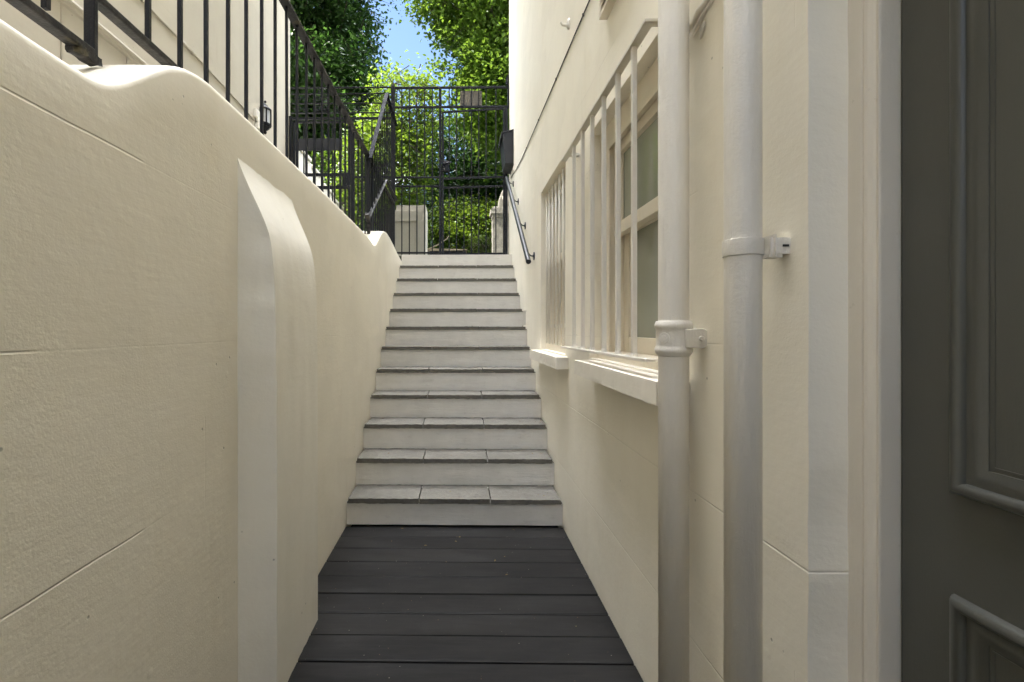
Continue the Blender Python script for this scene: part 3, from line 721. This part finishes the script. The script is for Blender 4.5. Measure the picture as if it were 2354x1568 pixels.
# ------------------------------------------------------------------ left neighbour house
HL = 12.5
nh = empty('house', (-4.5, 1.0, 0), 'tall cream house wall seen through the railing on the left with mouldings and a lantern', 'house')
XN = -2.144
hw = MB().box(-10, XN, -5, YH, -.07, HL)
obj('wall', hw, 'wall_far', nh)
obj('roof', MB().prism([(-10.3, HL + .002), (XN + .25, HL + .002), (XN + .25, HL + .12), (-6, HL + 2.0), (-10.3, HL + .12)], 'y', -5.2, YH + .2), 'rooftile', nh)
md = MB()
prof = [(XN - .005, 2.995), (XN + .012, 2.992), (XN + .026, 2.985), (XN + .032, 2.970), (XN + .028, 2.958), (XN + .016, 2.952), (XN + .014, 2.94), (XN - .005, 2.93)]
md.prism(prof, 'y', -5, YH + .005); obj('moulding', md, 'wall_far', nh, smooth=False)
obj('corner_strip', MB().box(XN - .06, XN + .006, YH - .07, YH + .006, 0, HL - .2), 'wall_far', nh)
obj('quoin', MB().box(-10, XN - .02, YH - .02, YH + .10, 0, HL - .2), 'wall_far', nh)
# cables, junction box, lantern on it
cc = MB().tube([(XN + .006, -2, 3.39), (XN + .006, 2.2, 3.392), (XN + .007, 3.2, 3.398), (XN + .006, 3.74, 3.40), (XN + .006, 4.4, 3.385), (XN + .008, 4.86, 3.36)], .009, 6)
for y in (2.6, 3.2, 3.62, 3.74, 4.3): cc.box(XN, XN + .018, y - .01, y + .01, 3.382, 3.412)
cc.tube([(XN + .004, 2.5, 2.0), (XN + .004, 2.5, 4.6)], .005, 5); cc.tube([(XN + .004, 3.0, 2.0), (XN + .004, 3.0, 2.97)], .003, 5)
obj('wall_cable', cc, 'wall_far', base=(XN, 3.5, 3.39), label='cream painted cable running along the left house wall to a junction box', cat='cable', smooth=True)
jb = MB().box(XN - .001, XN + .035, 4.86, 4.96, 3.40, 3.48).tube([(XN + .02, 4.91, 3.40), (XN + .03, 4.915, 3.37), (XN + .03, 4.93, 3.34)], .018, 8).box(XN, XN + .045, 4.89, 4.98, 3.29, 3.345)
obj('junction_box', jb, 'plastic', base=(XN, 4.91, 3.3), label='small cream junction box on the left house wall beside the lantern', cat='junction box', bevel=.004)
ln = empty('wall_lantern', (XN, 5.09, 3.30), 'black half lantern with pale glass panes on the left house wall', 'lantern')
def hexpts(r, dx=0): return [(XN + .012 + r * math.sin(math.pi * k / 4.0) * .95, 5.09 - r * math.cos(math.pi * k / 4.0)) for k in range(5)]
def hexring(mb, r0, z0, r1, z1):
    a, b_ = hexpts(r0), hexpts(r1)
    for k in range(4): mb.quad((*a[k], z0), (*a[k + 1], z0), (*b_[k + 1], z1), (*b_[k], z1))
lb = MB()
lb.prism(hexpts(.088), 'z', 3.395, 3.412); lb.prism(hexpts(.092), 'z', 3.555, 3.570); lb.prism(hexpts(.070), 'z', 3.375, 3.395)
hexring(lb, .092, 3.570, .045, 3.612); lb.prism(hexpts(.047), 'z', 3.606, 3.616); hexring(lb, .042, 3.616, .012, 3.645)
hexring(lb, .070, 3.375, .022, 3.335); lb.lathe(XN + .03, 5.09, [(.004, 3.645), (.012, 3.65), (.014, 3.66), (.008, 3.668), (.003, 3.672)], 10)
lb.lathe(XN + .03, 5.09, [(.003, 3.302), (.014, 3.312), (.018, 3.325), (.012, 3.338)], 10)
for x, y in hexpts(.084): lb.beam((x, y, 3.41), (x, y, 3.556), .012, .012)
lb.box(XN - .001, XN + .012, 5.035, 5.145, 3.34, 3.63)
obj('lantern_body', lb, 'iron', ln)
lg = MB(); hexring(lg, .080, 3.41, .080, 3.556); obj('lantern_glass', lg, 'lamp_glass', ln)
# low garden wall continuing the house line beyond the gate
gw = MB()
for k, (y0, y1, zt) in enumerate(((5.99, 6.55, 3.50), (6.55, 7.15, 3.44), (7.15, 7.8, 3.36), (7.8, 8.5, 3.30))):
    gw.box(-2.33, -2.07, y0, y1 - .001, LAND - .05, zt); gw.box(-2.35, -2.05, y0 + .002, y1 - .04, zt + .001, zt + .05)
obj('garden_wall', gw, 'sill', base=(-2.2, 7, LAND), label='low white stepped garden wall beyond the neighbouring gate on the left', cat='garden wall', bevel=.01)

# ------------------------------------------------------------------ beyond the gate: piers, bin store
pr_ = empty('gate_pier', (-.7, 7.2, LAND), 'square cream pier with a moulded cap band behind the fence panel', 'pier', 'piers beyond the gate')
obj('shaft', MB().rough_box(-.94, -.50, 7.0, 7.42, LAND - .05, 3.03, .05, .003, 12, 2), 'pier', pr_)
obj('cap_band', MB().prism([(-1.0, 2.78), (-.66, 2.78), (-.635, 2.80), (-.632, 2.93), (-.655, 2.945), (-1.0, 2.945)], 'y', 6.955, 7.0), 'pier', pr_, bevel=.004)
obj('panel', MB().box(-.985, -.675, 6.978, 6.999, LAND - .04, 2.778), 'pier', pr_)
sp_ = empty('gate_pier', (.7, 8.0, LAND), 'weathered grey stone pier with a carved scroll beside the right house corner', 'pier', 'piers beyond the gate')
obj('shaft', MB().rough_box(.56, .83, 7.9, 8.15, LAND - .05, 3.06, .04, .005, 12, 4), 'stone', sp_)
obj('cap', MB().rough_box(.525, .87, 7.87, 8.19, 3.12, 3.20, .03, .004, 20, 6).rough_box(.55, .85, 7.89, 8.17, 3.06, 3.12, .03, .004, 20, 6).rough_box(.56, .84, 7.90, 8.16, 3.20, 3.25, .03, .008, 20, 7), 'stone', sp_)
# scroll: S-shaped console in stone
def sc_poly():
    pts = []
    ctrl = [(0.930, 2.0), (0.750, 2.10), (0.690, 2.5), (0.750, 2.8), (0.795, 3.02), (0.785, 3.10), (0.710, 3.12), (0.685, 3.25), (0.690, 3.45), (0.730, 3.56), (0.790, 3.68), (0.930, 3.72)]
    return ctrl
obj('console', MB().prism(sc_poly(), 'y', 8.22, 8.45), 'stone', sp_, bevel=.02)
obj('console_leaf', MB().tube([(.745, 8.2, 3.50), (.80, 8.2, 3.36), (.79, 8.2, 3.22), (.83, 8.2, 3.10)], [.012, .02, .024, .010], 8).tube([(.80, 8.2, 3.58), (.86, 8.2, 3.42), (.85, 8.2, 3.28)], [.012, .022, .012], 8).tube([(.84, 8.2, 2.98), (.80, 8.2, 2.80), (.78, 8.2, 2.55), (.80, 8.2, 2.3)], [.02, .022, .016, .012], 8), 'stone', sp_, smooth=True)
bn_ = empty('bin_store', (-.2, 9.1, LAND), 'low grey slatted bin store with a worn board top behind the gate', 'bin store')
obj('body', MB().box(-.55, .11, 9.0, 9.5, LAND, 2.66), 'wood_grey', bn_)
obj('frame', MB().box(-.56, -.51, 8.98, 8.998, LAND, 2.67).box(.07, .12, 8.98, 8.998, LAND, 2.67).box(-.51, .07, 8.98, 8.998, 2.60, 2.67), 'iron', bn_)
for k in range(11): obj('slat', MB().box(-.505 + k * .052, -.462 + k * .052, 8.984, 8.9985, LAND, 2.597), 'wood_grey', bn_)
obj('top_board', MB().prism([(-.64, 2.672), (.15, 2.682), (.15, 2.700), (-.60, 2.722)], 'y', 8.93, 9.55), 'wood_old', bn_)
obj('stick', MB().tube([(-.66, 8.92, 2.58), (-.60, 8.92, 2.70), (-.42, 8.93, 2.78), (-.24, 8.95, 2.90), (-.2, 8.96, 2.97)], [.012, .014, .012, .009, .005], 6), 'wood_old', base=(-.6, 8.92, 2.58), label='bare crooked stick leaning on the bin store top', cat='stick', smooth=True)

# ------------------------------------------------------------------ trees and shrubs
def leaves(rng, P, size, up=.5, droop=.35, narrow=.55):
    n = len(P)
    nrm = rng.normal(size=(n, 3)); nrm[:, 2] = np.abs(nrm[:, 2]) + up; nrm /= np.linalg.norm(nrm, axis=1)[:, None]
    t = rng.normal(size=(n, 3)); t[:, 2] -= droop; t -= nrm * (t * nrm).sum(1)[:, None]; t /= np.linalg.norm(t, axis=1)[:, None] + 1e-9
    b = np.cross(nrm, t); L_ = size * rng.uniform(.5, 1.35, n)[:, None]
    fold = nrm * L_ * .10
    v = np.empty((n, 6, 3))
    v[:, 0] = P; v[:, 1] = P + t * L_ * .32 + b * L_ * narrow * .5 + fold; v[:, 2] = P + t * L_ * .72 + b * L_ * narrow * .36 + fold * .7
    v[:, 3] = P + t * L_ - fold * .6; v[:, 4] = P + t * L_ * .72 - b * L_ * narrow * .36 + fold * .7; v[:, 5] = P + t * L_ * .32 - b * L_ * narrow * .5 + fold
    return v
def leaf_obj(name, V, mat, parent):
    n = len(V); b = np.array(wbase(parent)) if parent else np.zeros(3)
    me = bpy.data.meshes.new(name); co = (V - b).reshape(-1, 3).astype(np.float32)
    me.vertices.add(n * 6); me.vertices.foreach_set('co', co.ravel())
    i = np.arange(n)[:, None] * 6
    quads = np.concatenate([i + np.array([[0, 1, 2, 3]]), i + np.array([[0, 3, 4, 5]])], 1).reshape(-1, 4).astype(np.int32)
    me.loops.add(quads.size); me.loops.foreach_set('vertex_index', quads.ravel())
    me.polygons.add(len(quads)); me.polygons.foreach_set('loop_start', np.arange(len(quads), dtype=np.int32) * 4)
    try: me.polygons.foreach_set('loop_total', np.full(len(quads), 4, dtype=np.int32))
    except Exception: pass
    me.update(calc_edges=True); me.validate(); me.materials.append(M[mat])
    o = bpy.data.objects.new(name, me); COL.objects.link(o); o.parent = parent
    return o
def tree(name, base, label, cat, blobs, nclump, per, size, mat, seed, crad=.32, group='trees and shrubs beyond the gate', trunk_r=.14, shell=.55, droop=.35, narrow=.6, up=.5):
    """blobs: (centre, radii, weight); clumps of leaves are strung on limbs that start from the trunk"""
    rng = np.random.default_rng(seed); e = empty(name, base, label, cat, group)
    wts = np.array([b[2] for b in blobs], float); wts /= wts.sum()
    C = []
    while len(C) < nclump:
        k = rng.choice(len(blobs), p=wts); c, r, _ = blobs[k]
        d_ = rng.normal(size=3); d_ /= np.linalg.norm(d_); q = rng.uniform(0, 1) ** (1 / 3.0); q = shell + (1 - shell) * q if rng.random() < .8 else q
        q *= 1 + .22 * noise.noise(Vector(d_ * 2.3) + Vector((seed, 0, 0)))
        C.append(np.array(c) + d_ * q * np.array(r))
    C = np.array(C); P = []; tw = []
    for c in C:
        m_ = int(per * rng.uniform(.5, 1.5)); s_ = crad * rng.uniform(.6, 1.3)
        a = rng.normal(size=3); a[2] = -abs(a[2]) * .5; a /= np.linalg.norm(a)
        p = np.clip(rng.normal(size=(m_, 3)), -1.7, 1.7) * s_ * np.array([1, 1, .55]); p += a * rng.uniform(-1, 1.4, m_)[:, None] * s_ * 1.2
        P.append(c + p); tw.append((c - a * s_ * 1.25, c + a * s_ * .3, c + a * s_ * 1.7))
    P = np.concatenate(P)
    # skeleton
    tb = MB(); top = np.array([np.mean([b[0][0] for b in blobs]), np.mean([b[0][1] for b in blobs]), np.mean([b[0][2] for b in blobs])])
    B0 = np.array(base, float); nodes = [B0 + (top - B0) * t + np.array([math.sin(t * 5 + seed), math.cos(t * 4 + seed), 0]) * .06 for t in np.linspace(0, 1.25, 8)]
    tb.tube(nodes, [trunk_r * (1 - .09 * k) for k in range(8)], 10)
    for c in C[:: max(1, len(C) // 70)]:
        k = min(7, max(1, int(rng.integers(2, 8)))); n0 = nodes[k]
        mid = (n0 + c) / 2 + rng.normal(size=3) * .12 + np.array([0, 0, .12])
        tb.tube([n0, mid, c], [trunk_r * .32, trunk_r * .18, .006], 5)
    for q in tw: tb.tube(q, [.010, .007, .003], 4, False)
    obj('trunk', tb, 'bark', e, smooth=True)
    leaf_obj('crown', leaves(rng, P, size, up, droop, narrow), mat, e)
    return e
tree('broadleaf_tree', (3.2, 10.8, LAND), 'bright sunlit lime green tree on the right above the gate', 'tree',
     [((2.2, 10.4, 7.4), (2.45, 1.5, 2.7), 3), ((.75, 10.0, 8.7), (1.6, 1.1, 1.9), 1.9), ((.75, 10.2, 6.2), (.7, .9, 1.0), .7), ((1.6, 10.6, 10.4), (2.2, 1.6, 1.4), 1), ((2.5, 10.9, 6.5), (1.7, 1.0, 2.6), 1.5), ((3.3, 12.2, 14.0), (2.8, 2.0, 3.0), 2.4)], 1400, 150, .092, 'leaf_light', 11, .215, up=.9)
tree('broadleaf_tree', (-4.6, 11.6, LAND), 'dark green dense tree on the left beyond the neighbouring gate', 'tree',
     [((-4.1, 11.4, 7.4), (2.05, 1.9, 3.3), 3), ((-4.1, 11.2, 10.2), (2.2, 1.7, 2.0), 1.5), ((-3.2, 10.9, 5.9), (1.2, 1.2, 1.5), .9), ((-4.2, 11.9, 8.0), (1.8, 1.2, 3.2), 1.5), ((-4.2, 13.2, 14.0), (3.2, 2.0, 3.2), 3)], 1280, 145, .095, 'leaf_dark', 12, .22)
tree('garden_shrub', (-1.25, 8.6, LAND), 'upright yellow green shrub with loose leafy shoots behind the tall gate post', 'shrub',
     [((-1.35, 8.7, 4.15), (.75, .6, 1.05), 2), ((-1.0, 8.7, 5.15), (.62, .35, .85), .9), ((-1.9, 8.8, 3.8), (.5, .6, .9), .8)], 300, 50, .078, 'leaf_lime2', 13, .16, trunk_r=.06, droop=-.2, shell=.35, narrow=.5)
tree('garden_shrub', (-2.3, 9.8, LAND), 'bushy shrub low behind the neighbouring gate below the dark tree', 'shrub',
     [((-2.6, 9.9, 3.6), (1.0, .6, 1.3), 2), ((-1.7, 9.8, 3.2), (.7, .5, .9), 1)], 260, 65, .075, 'leaf_mid', 14, .2, trunk_r=.06, shell=.4)
tree('broadleaf_tree', (.2, 13.4, LAND), 'dark leafy tree filling the middle distance behind the gate with sky showing through', 'tree',
     [((-.5, 13.4, 5.5), (1.7, 1.0, 1.7), 2), ((1.5, 13.4, 5.2), (1.4, 1.0, 2.1), 1.6), ((.2, 12.6, 4.9), (1.0, .7, 1.1), .9)], 470, 85, .095, 'leaf_dark', 15, .27)
tree('garden_shrub', (.1, 10.6, LAND), 'rounded sunlit bush just behind the bin store', 'shrub',
     [((.1, 10.6, 3.2), (.85, .6, .85), 2), ((.75, 10.5, 3.5), (.4, .4, .55), .8)], 300, 75, .062, 'leaf_lime2', 16, .14, trunk_r=.05, shell=.5, up=.9)
tree('conifer_shrub', (.52, 9.6, LAND), 'low feathery conifer beside the grey stone pier', 'shrub',
     [((.52, 9.6, 2.5), (.30, .3, .62), 1)], 90, 70, .055, 'leaf_conifer', 17, .10, trunk_r=.03, shell=.2, narrow=.25, droop=-.4)
hb = []
for k in range(26): hb.append(((-9 + k * .8, 17.5 + .5 * math.sin(k * 1.7), 3.6 + .5 * math.sin(k * 2.3)), (.8, .7, 1.9), 1))
rng = np.random.default_rng(21); P = []
for c, r, _ in hb:
    p = rng.normal(size=(900, 3)); p /= np.linalg.norm(p, axis=1)[:, None]; p *= rng.uniform(.55, 1.05, 900)[:, None]; P.append(np.array(c) + p * np.array(r))
ho = leaf_obj('hedge', leaves(rng, np.concatenate(P), .13), 'leaf_dark', None); props(ho, kind='stuff')
# fallen leaves on the steps and deck
rng = np.random.default_rng(4); P = []
for i in range(11):
    for k in range(rng.integers(3, 8)):
        x = XR - .02 - abs(rng.normal()) * .05 if rng.random() < .55 else rng.uniform(XL + .05, XR - .05)
        P.append((x, NO + PITCH * i + rng.uniform(.03, .22), .1645 + RISE * i))
for k in range(26): P.append((rng.uniform(XL + .02, XR - .02), rng.uniform(.8, 2.78), .003))
V = leaves(rng, np.array(P), .016, up=6, droop=0); fo = leaf_obj('leaf_litter', V, 'leaf_dry', None); props(fo, kind='stuff')
